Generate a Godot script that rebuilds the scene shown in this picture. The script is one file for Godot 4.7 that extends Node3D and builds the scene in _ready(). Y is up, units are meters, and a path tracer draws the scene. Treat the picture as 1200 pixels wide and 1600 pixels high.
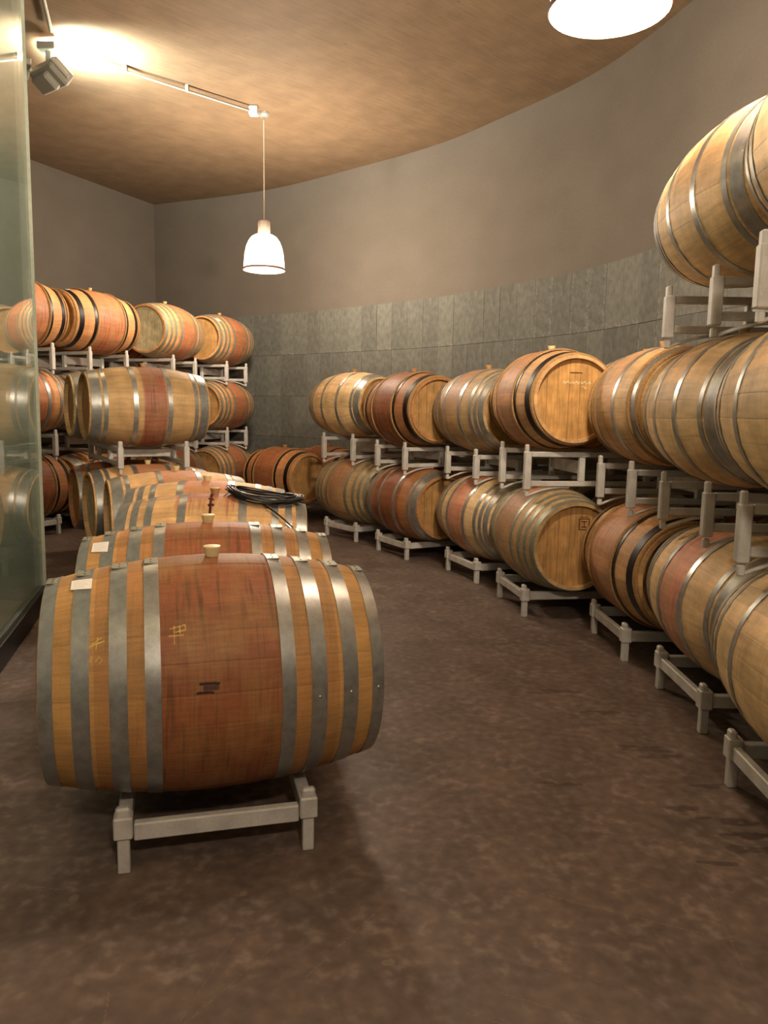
extends Node3D
# A winery barrel hall. Units are metres, y is up. A yaw "a" (degrees) of a barrel or rack points its axis to (cos a, sin a) in x and z.

const CEIL := 4.4
const STAVES := 26
var M := {}
var used := {}
var mesh_cache := {}
var rng := RandomNumberGenerator.new()

func _ready():
	rng.seed = 11
	# ---- camera
	var cam := Camera3D.new()
	cam.name = "camera"
	cam.fov = 2.0 * rad_to_deg(atan(800.0 / 1210.7))
	cam.near = 0.05
	cam.far = 60.0
	cam.basis = Basis(Vector3.RIGHT, -0.1292) * Basis(Vector3.BACK, 0.0183)
	cam.position = Vector3(0, 1.308, 0)
	add_child(cam)
	cam.current = true
	# ---- environment
	var we := WorldEnvironment.new()
	we.name = "environment"
	var e := Environment.new()
	e.background_mode = Environment.BG_COLOR
	e.background_color = Color(0, 0, 0)
	e.tonemap_mode = Environment.TONE_MAPPER_LINEAR
	e.tonemap_exposure = 2.3
	e.sdfgi_enabled = true
	e.ssao_enabled = true
	e.ssil_enabled = true
	we.environment = e
	add_child(we)
	# ---- the place
	materials()
	shell()
	glass_partition()
	lamps()
	racks_and_barrels()
	cable()

# ------------------------------------------------------------------ mesh helpers
func nm() -> Dictionary:
	return {"v": PackedVector3Array(), "n": PackedVector3Array(), "u": PackedVector2Array(), "i": PackedInt32Array()}

func tri(m: Dictionary, a: Vector3, b: Vector3, c: Vector3, na: Vector3, nb: Vector3, nc: Vector3, ua := Vector2.ZERO, ub := Vector2.ZERO, uc := Vector2.ZERO):
	var g := (b - a).cross(c - a)
	var k: int = m.v.size()
	if g.dot(na + nb + nc) > 0.0:
		m.v.append(a); m.v.append(c); m.v.append(b)
		m.n.append(na); m.n.append(nc); m.n.append(nb)
		m.u.append(ua); m.u.append(uc); m.u.append(ub)
	else:
		m.v.append(a); m.v.append(b); m.v.append(c)
		m.n.append(na); m.n.append(nb); m.n.append(nc)
		m.u.append(ua); m.u.append(ub); m.u.append(uc)
	m.i.append(k); m.i.append(k + 1); m.i.append(k + 2)

func quad(m: Dictionary, p: Array, n: Array, u: Array):
	tri(m, p[0], p[1], p[2], n[0], n[1], n[2], u[0], u[1], u[2])
	tri(m, p[0], p[2], p[3], n[0], n[2], n[3], u[0], u[2], u[3])

func flat(m: Dictionary, a: Vector3, b: Vector3, c: Vector3, d: Vector3, n: Vector3):
	var z := Vector2.ZERO
	quad(m, [a, b, c, d], [n, n, n, n], [z, z, z, z])

func done(m: Dictionary) -> ArrayMesh:
	var a := []
	a.resize(Mesh.ARRAY_MAX)
	a[Mesh.ARRAY_VERTEX] = m.v
	a[Mesh.ARRAY_NORMAL] = m.n
	a[Mesh.ARRAY_TEX_UV] = m.u
	a[Mesh.ARRAY_INDEX] = m.i
	var r := ArrayMesh.new()
	r.add_surface_from_arrays(Mesh.PRIMITIVE_TRIANGLES, a)
	return r

# a box with chamfered edges; b turns and places it
func cbox(m: Dictionary, c: Vector3, s: Vector3, ch := 0.003, b := Transform3D.IDENTITY):
	var h := s * 0.5
	var k := minf(ch, minf(h.x, minf(h.y, h.z)) * 0.8)
	var ax := [Vector3.RIGHT, Vector3.UP, Vector3.BACK]
	for i in 3:
		var j := (i + 1) % 3
		var l := (i + 2) % 3
		for sg in [-1.0, 1.0]:
			var o: Vector3 = ax[i] * (h[i] * sg)
			var p: Vector3 = ax[j] * (h[j] - k)
			var q: Vector3 = ax[l] * (h[l] - k)
			flat(m, b * (c + o + p + q), b * (c + o - p + q), b * (c + o - p - q), b * (c + o + p - q), b.basis * (ax[i] * sg))
		for s1 in [-1.0, 1.0]:
			for s2 in [-1.0, 1.0]:
				var q2: Vector3 = ax[i] * (h[i] - k)
				var a1: Vector3 = ax[j] * (h[j] * s1) + ax[l] * ((h[l] - k) * s2)
				var a2: Vector3 = ax[j] * ((h[j] - k) * s1) + ax[l] * (h[l] * s2)
				flat(m, b * (c + a1 + q2), b * (c + a1 - q2), b * (c + a2 - q2), b * (c + a2 + q2), (b.basis * (ax[j] * s1 + ax[l] * s2)).normalized())
	for sx in [-1.0, 1.0]:
		for sy in [-1.0, 1.0]:
			for sz in [-1.0, 1.0]:
				var n := (b.basis * Vector3(sx, sy, sz)).normalized()
				var p0 := Vector3(h.x * sx, (h.y - k) * sy, (h.z - k) * sz)
				var p1 := Vector3((h.x - k) * sx, h.y * sy, (h.z - k) * sz)
				var p2 := Vector3((h.x - k) * sx, (h.y - k) * sy, h.z * sz)
				tri(m, b * (c + p0), b * (c + p1), b * (c + p2), n, n, n)

# profile: Vector2(radius, height); smooth within, one axis y
func lathe(m: Dictionary, prof: Array, seg := 24, at := Vector3.ZERO):
	var nr := []
	for k in prof.size():
		var a: Vector2 = prof[maxi(k - 1, 0)]
		var b: Vector2 = prof[mini(k + 1, prof.size() - 1)]
		var t := (b - a).normalized()
		nr.append(Vector2(t.y, -t.x))
	for k in prof.size() - 1:
		for s in seg:
			var t0 := TAU * s / seg
			var t1 := TAU * (s + 1) / seg
			var P := []
			var N := []
			for q in [[k, t0], [k, t1], [k + 1, t1], [k + 1, t0]]:
				var pr: Vector2 = prof[q[0]]
				var n2: Vector2 = nr[q[0]]
				P.append(at + Vector3(pr.x * cos(q[1]), pr.y, pr.x * sin(q[1])))
				N.append(Vector3(n2.x * cos(q[1]), n2.y, n2.x * sin(q[1])))
			var z := Vector2.ZERO
			quad(m, P, N, [z, z, z, z])

func tube(m: Dictionary, pts: Array, r: float, sides := 6, closed := false):
	var n := pts.size()
	var rings := []
	var up := Vector3.UP
	for k in n:
		var a: Vector3 = pts[(k - 1 + n) % n] if closed else pts[maxi(k - 1, 0)]
		var b: Vector3 = pts[(k + 1) % n] if closed else pts[mini(k + 1, n - 1)]
		var t := (b - a).normalized()
		if k == 0:
			up = Vector3.UP if absf(t.y) < 0.9 else Vector3.RIGHT
		up = (up - t * up.dot(t)).normalized()
		var w := t.cross(up)
		var ring := []
		for s in sides:
			var d := up * cos(TAU * s / sides) + w * sin(TAU * s / sides)
			ring.append([pts[k] + d * r, d])
		rings.append(ring)
	var z := Vector2.ZERO
	for k in (n if closed else n - 1):
		var A: Array = rings[k]
		var B: Array = rings[(k + 1) % n]
		for s in sides:
			var s2 := (s + 1) % sides
			quad(m, [A[s][0], A[s2][0], B[s2][0], B[s][0]], [A[s][1], A[s2][1], B[s2][1], B[s][1]], [z, z, z, z])

# ------------------------------------------------------------------ node helpers
func numbered(called: String, key: String) -> String:
	var k: int = used.get(key + called, 0)
	used[key + called] = k + 1
	return called if k == 0 else "%s_%03d" % [called, k]

func part(parent: Node, called: String, mesh: Mesh, mat: Material, at := Transform3D.IDENTITY) -> MeshInstance3D:
	var o := MeshInstance3D.new()
	o.name = numbered(called, "" if parent == self else str(parent.get_instance_id()))
	o.mesh = mesh
	o.material_override = mat
	o.transform = at
	parent.add_child(o, true)
	return o

func tag(o: Node, label: String, category: String, group := "", kind := ""):
	if label:
		o.set_meta("label", label)
	if category:
		o.set_meta("category", category)
	if group:
		o.set_meta("group", group)
	if kind:
		o.set_meta("kind", kind)

func thing(called: String, label: String, category: String, at: Vector3, turn := 0.0, group := "") -> Node3D:
	var o := Node3D.new()
	o.name = numbered(called, "")
	o.position = at
	o.rotation.y = turn
	tag(o, label, category, group)
	add_child(o)
	return o

# ------------------------------------------------------------------ textures
func nbytes(sd: int, freq: float, w: int, h: int, sx := 1, sy := 1, oct := 4) -> PackedByteArray:
	var f := FastNoiseLite.new()
	f.seed = sd
	f.noise_type = FastNoiseLite.TYPE_SIMPLEX_SMOOTH
	f.frequency = freq
	f.fractal_octaves = oct
	var im := f.get_seamless_image(maxi(w / sx, 4), maxi(h / sy, 4))
	if sx > 1 or sy > 1:
		im.resize(w, h, Image.INTERPOLATE_CUBIC)
	im.convert(Image.FORMAT_L8)
	return im.get_data()

func tex(im: Image) -> ImageTexture:
	im.generate_mipmaps()
	return ImageTexture.create_from_image(im)

func mat(col: Color, rough := 0.7, metal := 0.0, spec := 0.5) -> StandardMaterial3D:
	var m := StandardMaterial3D.new()
	m.albedo_color = col
	m.roughness = rough
	m.metallic = metal
	m.metallic_specular = spec
	return m

# colours blended by noise: ramp of Color stops
func mottled(sd: int, freq: float, cols: Array, size := 512, sx := 1, sy := 1, grain := 0.06, freq2 := 0.2) -> ImageTexture:
	var a := nbytes(sd, freq, size, size, sx, sy, 5)
	var b := nbytes(sd + 7, freq2, size, size, 1, 1, 2)
	var d := PackedByteArray()
	d.resize(size * size * 3)
	var lut := []
	for k in 256:
		var t := k / 255.0 * (cols.size() - 1)
		var q := mini(int(t), cols.size() - 2)
		lut.append((cols[q] as Color).lerp(cols[q + 1], t - q))
	for k in size * size:
		var c: Color = lut[a[k]]
		var g := 255.0 * (1.0 + grain * (b[k] / 127.5 - 1.0))
		d[k * 3] = clampi(int(c.r * g), 0, 255)
		d[k * 3 + 1] = clampi(int(c.g * g), 0, 255)
		d[k * 3 + 2] = clampi(int(c.b * g), 0, 255)
	return tex(Image.create_from_data(size, size, false, Image.FORMAT_RGB8, d))

# oak with wine stain. x runs along the barrel, y round it from the bung down the front.
# band, off: half width and middle of the stained belt (share of the half length); side: stain left on the belts beside it; run: how far the wine ran down (share of the round), 1 = all round
func oak(sd: int, base: Color, stain: Color, band: float, off: float, amount: float, side: float, run: float, w := 512, h := 512) -> Image:
	var r2 := RandomNumberGenerator.new()
	r2.seed = sd
	var tones := []
	for k in STAVES:
		tones.append(r2.randf_range(-0.075, 0.075))
	var g1 := nbytes(sd, 0.11, w, h, 16, 1, 4)
	var g2 := nbytes(sd + 1, 0.012 * 512.0 / w, w, h, 1, 1, 4)
	var g3 := nbytes(sd + 2, 0.07 * 512.0 / w, w, h, 1, 10, 4)
	var g4 := nbytes(sd + 3, 0.25, w, h, 3, 1, 2)
	var d := PackedByteArray()
	d.resize(w * h * 3)
	for y in h:
		var th := float(y) / h
		var fs := th * STAVES
		var tone: float = tones[int(fs) % STAVES]
		var down := minf(th, 1.0 - th) * 2.0
		for x in w:
			var k := y * w + x
			var n2 := g2[k] / 255.0
			var n3 := g3[k] / 255.0
			var v := absf((x + 0.5) / w * 2.0 - 1.0 - off)
			var m := 0.0
			if v < band + 0.02:
				m = amount * clampf((band + 0.02 - v) / 0.04, 0.0, 1.0)
			elif v < band * 1.75:
				m = side
			else:
				m = side * 0.35
			if run < 1.0:
				m *= clampf((run * (0.45 + 1.1 * n3) - down) * 9.0, 0.0, 1.0)
			m *= clampf(0.35 + 0.9 * n2 + 0.5 * (n3 - 0.5), 0.0, 1.0)
			var sh := 255.0 * (1.0 + tone + 0.16 * (g1[k] / 255.0 - 0.5) + 0.20 * (n2 - 0.5) + 0.08 * (g4[k] / 255.0 - 0.5) - m * 0.55 * maxf(0.46 - n3, 0.0) / 0.46)
			d[k * 3] = clampi(int((base.r + (stain.r - base.r) * m) * sh), 0, 255)
			d[k * 3 + 1] = clampi(int((base.g + (stain.g - base.g) * m) * sh), 0, 255)
			d[k * 3 + 2] = clampi(int((base.b + (stain.b - base.b) * m) * sh), 0, 255)
	return Image.create_from_data(w, h, false, Image.FORMAT_RGB8, d)

# a chalk or ink stroke through points given in pixels
func stroke(im: Image, pts: Array, col: Color, wd := 1.2, patchy := 0.0):
	var r2 := RandomNumberGenerator.new()
	r2.seed = int(pts[0].x * 7 + pts[0].y)
	for k in pts.size() - 1:
		var a: Vector2 = pts[k]
		var b: Vector2 = pts[k + 1]
		var n := int(a.distance_to(b) * 2.0) + 1
		for s in n + 1:
			var p := a.lerp(b, float(s) / n)
			if r2.randf() < patchy:
				continue
			for dy in range(-int(wd) - 1, int(wd) + 2):
				for dx in range(-int(wd) - 1, int(wd) + 2):
					var q := Vector2i(int(p.x) + dx, int(p.y) + dy)
					if Vector2(dx, dy).length() <= wd and q.x >= 0 and q.y >= 0 and q.x < im.get_width() and q.y < im.get_height():
						im.set_pixelv(q, im.get_pixelv(q).lerp(Color(col, 1.0), col.a))

func wood(im: Image) -> StandardMaterial3D:
	var m := mat(Color.WHITE, 0.58, 0.0, 0.4)
	m.albedo_texture = tex(im)
	return m

func materials():
	# --- barrels
	var c1 := oak(101, Color(0.735, 0.575, 0.345), Color(0.50, 0.30, 0.19), 0.40, 0.0, 0.95, 0.42, 1.0, 1024, 1536)
	var ck := Color(0.80, 0.68, 0.36, 0.5)
	var px := func(v: float, th: float) -> Vector2: return Vector2((v / 0.475 + 1.0) * 512.0, th / TAU * 1536.0)
	# yellow chalk figures on the staves
	stroke(c1, [px.call(-0.140, 0.985), px.call(-0.100, 0.985)], ck, 1.1, 0.4)
	stroke(c1, [px.call(-0.135, 0.925), px.call(-0.095, 0.90), px.call(-0.095, 0.945), px.call(-0.122, 0.955)], ck, 1.1, 0.4)
	stroke(c1, [px.call(-0.125, 0.90), px.call(-0.125, 1.05)], ck, 1.1, 0.4)
	stroke(c1, [px.call(-0.110, 0.91), px.call(-0.110, 0.965)], ck, 1.5, 0.3)
	stroke(c1, [px.call(-0.350, 1.01), px.call(-0.305, 0.965)], ck, 1.5, 0.3)
	stroke(c1, [px.call(-0.322, 0.93), px.call(-0.326, 1.03)], ck, 1.0, 0.45)
	stroke(c1, [px.call(-0.312, 0.94), px.call(-0.325, 0.96), px.call(-0.335, 0.985)], ck, 1.2, 0.4)
	stroke(c1, [px.call(-0.350, 1.09), px.call(-0.338, 1.13), px.call(-0.338, 1.075)], ck, 1.0, 0.45)
	stroke(c1, [px.call(-0.328, 1.13), px.call(-0.318, 1.09), px.call(-0.31, 1.12), px.call(-0.318, 1.15)], ck, 1.0, 0.45)
	# a dark scuff on the middle
	stroke(c1, [px.call(-0.062, 1.365), px.call(-0.045, 1.362), px.call(-0.010, 1.368)], Color(0.17, 0.11, 0.08, 0.5), 2.4, 0.35)
	stroke(c1, [px.call(-0.050, 1.395), px.call(-0.014, 1.398)], Color(0.30, 0.20, 0.16, 0.35), 5.0, 0.5)
	stroke(c1, [px.call(-0.070, 1.432), px.call(-0.040, 1.428), px.call(-0.026, 1.434)], Color(0.15, 0.09, 0.06, 0.5), 2.2, 0.3)
	M.c1 = wood(c1)
	M.c2 = wood(oak(102, Color(0.74, 0.58, 0.36), Color(0.53, 0.30, 0.20), 0.40, 0.0, 0.95, 0.4, 1.0))
	var c3 := oak(103, Color(0.80, 0.645, 0.45), Color(0.60, 0.34, 0.26), 0.36, -0.03, 0.85, 0.05, 0.20)
	# wine run down from the bung
	var ink := Color(0.22, 0.03, 0.06, 0.85)
	stroke(c3, [Vector2(250, 0), Vector2(249, 30), Vector2(251, 58), Vector2(250, 78)], ink, 3.0, 0.15)
	stroke(c3, [Vector2(243, 24), Vector2(256, 27)], ink, 2.0, 0.2)
	stroke(c3, [Vector2(244, 40), Vector2(258, 40)], ink, 2.0, 0.2)
	M.c3 = wood(c3)
	M.c4 = wood(oak(104, Color(0.80, 0.65, 0.46), Color(0.63, 0.39, 0.29), 0.34, 0.0, 0.7, 0.08, 0.5))
	M.pink = wood(oak(105, Color(0.68, 0.56, 0.39), Color(0.55, 0.33, 0.26), 0.19, 0.04, 0.95, 0.0, 1.0))
	M.redtop = wood(oak(106, Color(0.83, 0.71, 0.53), Color(0.76, 0.49, 0.39), 0.30, 0.0, 1.0, 0.03, 0.85))
	M.pale = wood(oak(107, Color(0.84, 0.72, 0.53), Color(0.78, 0.56, 0.40), 0.36, 0.0, 0.25, 0.0, 0.5))
	M.rose = wood(oak(108, Color(0.76, 0.61, 0.42), Color(0.70, 0.48, 0.36), 0.52, -0.05, 0.85, 0.25, 1.0))
	M.redbrown = wood(oak(109, Color(0.66, 0.48, 0.30), Color(0.46, 0.25, 0.17), 0.5, -0.05, 0.9, 0.4, 0.9))
	M.tan = wood(oak(110, Color(0.68, 0.57, 0.40), Color(0.62, 0.42, 0.31), 0.4, 0.0, 0.75, 0.15, 0.6))
	M.orange = wood(oak(111, Color(0.76, 0.56, 0.36), Color(0.60, 0.36, 0.25), 0.45, 0.0, 0.85, 0.2, 1.0))
	M.amber = wood(oak(113, Color(0.79, 0.65, 0.46), Color(0.73, 0.52, 0.37), 0.34, 0.0, 0.6, 0.1, 0.7))
	# --- barrel heads: planar, one metre of texture across
	M.head = wood(head_image(201, Color(0.64, 0.49, 0.30), 0))
	M.head_brand = wood(head_image(202, Color(0.68, 0.52, 0.32), 1))
	M.head_chalk = wood(head_image(203, Color(0.72, 0.545, 0.32), 2))
	M.head_white = wood(head_image(204, Color(0.72, 0.69, 0.56), 0))
	# --- metals, paint, plastics
	M.steel = mat(Color.WHITE, 0.34, 0.7)
	M.steel.albedo_texture = mottled(301, 0.03, [Color(0.54, 0.55, 0.54), Color(0.63, 0.64, 0.63), Color(0.70, 0.71, 0.70)], 256, 1, 1, 0.06)
	M.steel.uv1_triplanar = true
	M.steel.uv1_scale = Vector3(3, 3, 3)
	M.dullsteel = mat(Color(0.86, 0.86, 0.78), 0.45, 0.5)
	M.dullsteel.albedo_texture = M.steel.albedo_texture
	M.dullsteel.uv1_triplanar = true
	M.dullsteel.uv1_scale = Vector3(3, 3, 3)
	M.blackhoop = mat(Color(0.085, 0.065, 0.075), 0.42, 0.3)
	M.withy = mat(Color.WHITE, 0.75, 0.0, 0.3)
	M.withy.albedo_texture = mottled(302, 0.06, [Color(0.42, 0.31, 0.19), Color(0.62, 0.48, 0.31), Color(0.74, 0.60, 0.42)], 256, 1, 1, 0.15)
	M.withy.uv1_triplanar = true
	M.withy.uv1_scale = Vector3(5, 5, 5)
	M.rivet = mat(Color(0.20, 0.19, 0.18), 0.4, 0.8)
	M.rivet_light = mat(Color(0.72, 0.72, 0.70), 0.35, 0.8)
	M.bung = mat(Color(0.80, 0.74, 0.55), 0.45, 0.0, 0.4)
	M.bung_brown = mat(Color(0.68, 0.53, 0.36), 0.5, 0.0, 0.4)
	M.paper = mat(Color.WHITE, 0.8, 0.0, 0.2)
	M.paper.albedo_texture = tex(label_image())
	M.rack = mat(Color.WHITE, 0.5, 0.0, 0.45)
	M.rack.albedo_texture = mottled(303, 0.02, [Color(0.66, 0.65, 0.63), Color(0.73, 0.72, 0.70), Color(0.77, 0.76, 0.745)], 256, 1, 1, 0.04)
	M.rack.uv1_triplanar = true
	M.rack.uv1_scale = Vector3(1.7, 1.7, 1.7)
	M.cable = mat(Color(0.03, 0.03, 0.032), 0.4)
	M.conduit = mat(Color(0.62, 0.61, 0.58), 0.45, 0.5)
	M.casing = mat(Color(0.55, 0.54, 0.50), 0.5, 0.2)
	M.cord = mat(Color(0.72, 0.66, 0.58), 0.6)
	# --- room
	M.floor = floor_material()
	M.ceiling = mat(Color.WHITE, 0.75, 0.0, 0.3)
	M.ceiling.albedo_texture = ceiling_image()
	M.plaster = mat(Color.WHITE, 0.85, 0.0, 0.25)
	M.plaster.albedo_texture = mottled(402, 0.012, [Color(0.355, 0.33, 0.30), Color(0.37, 0.343, 0.313), Color(0.385, 0.358, 0.327)], 512, 1, 1, 0.03)
	M.plaster.uv1_triplanar = true
	M.plaster.uv1_world_triplanar = true
	M.plaster.uv1_scale = Vector3(0.3, 0.3, 0.3)
	M.panels = []
	for k in 8:
		var m := mat(Color.WHITE, 0.8, 0.0, 0.3)
		m.albedo_texture = tex(panel_image(500 + k))
		M.panels.append(m)
	M.joint = mat(Color(0.30, 0.30, 0.275), 0.9)
	M.palewall = mat(Color.WHITE, 0.85, 0.0, 0.3)
	M.palewall.albedo_texture = mottled(404, 0.01, [Color(0.50, 0.53, 0.48), Color(0.56, 0.59, 0.53), Color(0.62, 0.64, 0.58)], 256)
	M.palewall.uv1_triplanar = true
	M.palewall.uv1_world_triplanar = true
	M.palewall.uv1_scale = Vector3(0.4, 0.4, 0.4)
	M.palefloor = mat(Color(0.62, 0.60, 0.50), 0.6)
	M.sill = mat(Color(0.07, 0.07, 0.07), 0.45, 0.3)
	M.glass = mat(Color(0.50, 0.62, 0.56, 0.16), 0.0)
	M.glass.transparency = BaseMaterial3D.TRANSPARENCY_ALPHA

func head_image(sd: int, base: Color, mark: int) -> Image:
	var s := 256
	var a := nbytes(sd, 0.1, s, s, 1, 12, 4)
	var b := nbytes(sd + 1, 0.015, s, s, 1, 1, 3)
	var im := Image.create_empty(s, s, false, Image.FORMAT_RGB8)
	for y in s:
		for x in s:
			var k := y * s + x
			var t := 1.0 + 0.22 * (a[k] / 255.0 - 0.5) + 0.28 * (b[k] / 255.0 - 0.5)
			im.set_pixel(x, y, Color(base.r * t, base.g * t, base.b * t))
	if mark == 1:
		var c := Color(0.20, 0.10, 0.04, 0.8)
		stroke(im, [Vector2(140, 42), Vector2(172, 42), Vector2(172, 76), Vector2(140, 76), Vector2(140, 42)], c, 1.2)
		stroke(im, [Vector2(148, 50), Vector2(164, 50)], c, 1.4)
		stroke(im, [Vector2(156, 50), Vector2(156, 68)], c, 1.8)
		stroke(im, [Vector2(148, 68), Vector2(164, 68)], c, 1.4)
		stroke(im, [Vector2(142, 36), Vector2(170, 36)], Color(c, 0.6), 1.0, 0.3)
		stroke(im, [Vector2(172, 222), Vector2(196, 222)], Color(c, 0.5), 0.9, 0.3)
	elif mark == 2:
		var c2 := Color(0.84, 0.78, 0.62, 0.55)
		stroke(im, [Vector2(112, 44), Vector2(150, 45)], Color(0.16, 0.08, 0.04, 0.7), 1.5, 0.3)
		var x0 := 88.0
		for k in 7:
			stroke(im, [Vector2(x0, 78 - (k % 2) * 4), Vector2(x0 + 4, 70), Vector2(x0 + 8, 79), Vector2(x0 + 12, 72 + (k % 3))], c2, 1.1, 0.45)
			x0 += 14.0
		stroke(im, [Vector2(150, 88), Vector2(164, 86), Vector2(160, 94), Vector2(170, 92)], c2, 1.0, 0.5)
	return im

func label_image() -> Image:
	var im := Image.create_empty(64, 64, false, Image.FORMAT_RGB8)
	im.fill(Color(0.88, 0.87, 0.84))
	for k in 7:
		stroke(im, [Vector2(8, 10 + k * 7), Vector2(54 - (k * 13) % 17, 10 + k * 7)], Color(0.55, 0.55, 0.54, 0.8), 0.7, 0.35)
	return im

func panel_image(sd: int) -> Image:
	# cast concrete: grey green, with a pale bloom of lime that follows the joints and runs down
	var w := 128
	var h := 256
	var a := nbytes(sd, 0.02, w, h, 1, 1, 4)
	var b := nbytes(sd + 50, 0.05, w, h, 1, 1, 4)
	var c := nbytes(sd + 90, 0.07, w, h, 1, 8, 3)
	var r2 := RandomNumberGenerator.new()
	r2.seed = sd
	var tone := r2.randf_range(-0.012, 0.014)
	if sd % 8 == 5:
		tone = 0.028
	var edge := r2.randf_range(0.1, 1.0)
	var low := r2.randf_range(0.1, 0.9)
	var im := Image.create_empty(w, h, false, Image.FORMAT_RGB8)
	for y in h:
		for x in w:
			var k := y * w + x
			var dx := minf(x, w - 1 - x) / float(w)
			var t := 0.355 + tone + 0.07 * (a[k] / 255.0 - 0.5) + 0.03 * (c[k] / 255.0 - 0.5)
			var bl := 0.0
			bl += edge * maxf(0.0, 1.0 - dx / 0.16) * maxf(0.0, b[k] / 255.0 - 0.35)
			bl += low * maxf(0.0, 1.0 - (h - 1 - y) / (h * 0.14)) * maxf(0.0, b[k] / 255.0 - 0.4)
			bl += edge * 0.9 * maxf(0.0, b[k] / 255.0 - 0.62)
			bl = minf(bl, 0.6)
			im.set_pixel(x, y, Color(t * 0.995, t * 0.99, t * 0.925).lerp(Color(0.70, 0.69, 0.63), bl * 0.8))
	return im

func ceiling_image() -> ImageTexture:
	var s := 1024
	var a := nbytes(601, 0.09, s, s, 14, 1, 4)
	var b := nbytes(602, 0.008, s, s, 1, 1, 4)
	var c := nbytes(603, 0.04, s, s, 1, 1, 3)
	var d := PackedByteArray()
	d.resize(s * s * 3)
	for k in s * s:
		var t := 1.0 + 0.11 * (a[k] / 255.0 - 0.5) + 0.13 * (b[k] / 255.0 - 0.5)
		var kn := c[k] / 255.0
		if kn > 0.80:
			t -= (kn - 0.80) * 0.9
		t *= 255.0
		d[k * 3] = clampi(int(0.44 * t), 0, 255)
		d[k * 3 + 1] = clampi(int(0.365 * t), 0, 255)
		d[k * 3 + 2] = clampi(int(0.285 * t), 0, 255)
	return tex(Image.create_from_data(s, s, false, Image.FORMAT_RGB8, d))

const FLOOR_AT := Vector2(-4.0, -8.5)   # the floor textures cover nine metres from here
const FLOOR_SPAN := 9.0

func floor_material() -> StandardMaterial3D:
	var s := 1024
	var a := nbytes(701, 0.012, s, s, 1, 1, 5)
	var b := nbytes(702, 0.07, s, s, 1, 1, 5)
	var c := nbytes(703, 0.02, s, s, 1, 1, 3)
	var d := PackedByteArray()
	d.resize(s * s * 3)
	for k in s * s:
		var n := a[k] / 255.0
		var f := b[k] / 255.0
		var t := 1.0 + 0.26 * (n - 0.5) + 0.34 * (f - 0.5)
		var pale := clampf((f * 0.6 + c[k] / 255.0 * 0.5 - 0.62) * 2.4, 0.0, 0.45)
		t *= 255.0
		d[k * 3] = clampi(int((0.385 + 0.10 * pale) * t), 0, 255)
		d[k * 3 + 1] = clampi(int((0.33 + 0.11 * pale) * t), 0, 255)
		d[k * 3 + 2] = clampi(int((0.298 + 0.12 * pale) * t), 0, 255)
	var m := mat(Color.WHITE, 0.5, 0.0, 0.4)
	m.albedo_texture = tex(Image.create_from_data(s, s, false, Image.FORMAT_RGB8, d))
	var rt := mottled(705, 0.02, [Color(0.42, 0.42, 0.42), Color(0.56, 0.56, 0.56), Color(0.66, 0.66, 0.66)], 512, 1, 1, 0.15)
	m.roughness_texture = rt
	m.roughness = 1.0
	m.uv1_scale = Vector3(2.0, 2.0, 1.0)
	# scratches, scuffs and spilled wine, once over the whole floor in view
	var q := 2048
	var im := Image.create_empty(q, q, false, Image.FORMAT_RGBA8)
	im.fill(Color(0.3, 0.25, 0.22, 0.0))
	var r2 := RandomNumberGenerator.new()
	r2.seed = 77
	var at := func(x: float, z: float) -> Vector2: return (Vector2(x, z) - FLOOR_AT) / FLOOR_SPAN * q
	var lines := [[0.52, -2.98, 0.16, -2.12], [0.30, -2.85, 0.13, -2.42], [0.62, -2.50, 0.46, -2.12], [0.12, -1.78, 0.62, -1.62], [0.36, -2.30, 0.20, -2.25], [0.45, -1.98, 0.90, -1.80], [0.95, -2.12, 1.25, -2.0], [0.20, -1.55, 0.55, -1.40], [0.02, -1.92, -0.18, -1.62], [-0.35, -1.80, -0.42, -1.50], [-0.25, -1.75, -0.44, -1.45], [0.66, -2.35, 0.72, -1.75], [0.95, -2.2, 0.88, -1.7]]
	for k in 60:
		var x := r2.randf_range(-3.0, 1.6)
		var z := r2.randf_range(-7.5, -0.4)
		var an := r2.randf_range(0, TAU)
		var ln := r2.randf_range(0.08, 0.6)
		lines.append([x, z, x + cos(an) * ln, z + sin(an) * ln])
	for l in lines:
		dab(im, [at.call(l[0], l[1]), at.call(l[2], l[3])], Color(0.58, 0.50, 0.44, r2.randf_range(0.25, 0.55)), 0.8, 0.3, r2)
	for k in 130:
		var p: Vector2 = at.call(r2.randf_range(-3.0, 1.6), r2.randf_range(-6.0, -0.4))
		dab(im, [p, p + Vector2(r2.randf_range(-9, 9), r2.randf_range(-5, 5))], Color(0.60, 0.54, 0.48, r2.randf_range(0.1, 0.35)), r2.randf_range(0.8, 3.5), 0.55, r2)
	for w in [[1.02, -2.93, 0.18], [1.05, -2.86, 0.12], [1.15, -2.62, 0.10], [1.00, -2.46, 0.10], [1.12, -2.38, 0.16], [1.14, -2.30, 0.12], [1.13, -2.22, 0.14], [0.98, -2.14, 0.08], [0.80, -3.55, 0.2], [0.95, -3.3, 0.15], [0.62, -2.62, 0.12]]:
		var n := int(w[2] * 60) + 3
		for k in n:
			var p2: Vector2 = at.call(w[0] + r2.randf_range(-0.5, 0.5) * w[2], w[1] + r2.randf_range(-0.12, 0.12) * w[2])
			dab(im, [p2, p2 + Vector2(r2.randf_range(3, 14), r2.randf_range(-1, 1))], Color(0.085, 0.05, 0.045, 0.5), r2.randf_range(1.0, 3.0), 0.3, r2)
	m.detail_enabled = true
	m.detail_albedo = tex(im)
	m.detail_blend_mode = BaseMaterial3D.BLEND_MODE_MIX
	m.detail_uv_layer = BaseMaterial3D.DETAIL_UV_2
	return m

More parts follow.
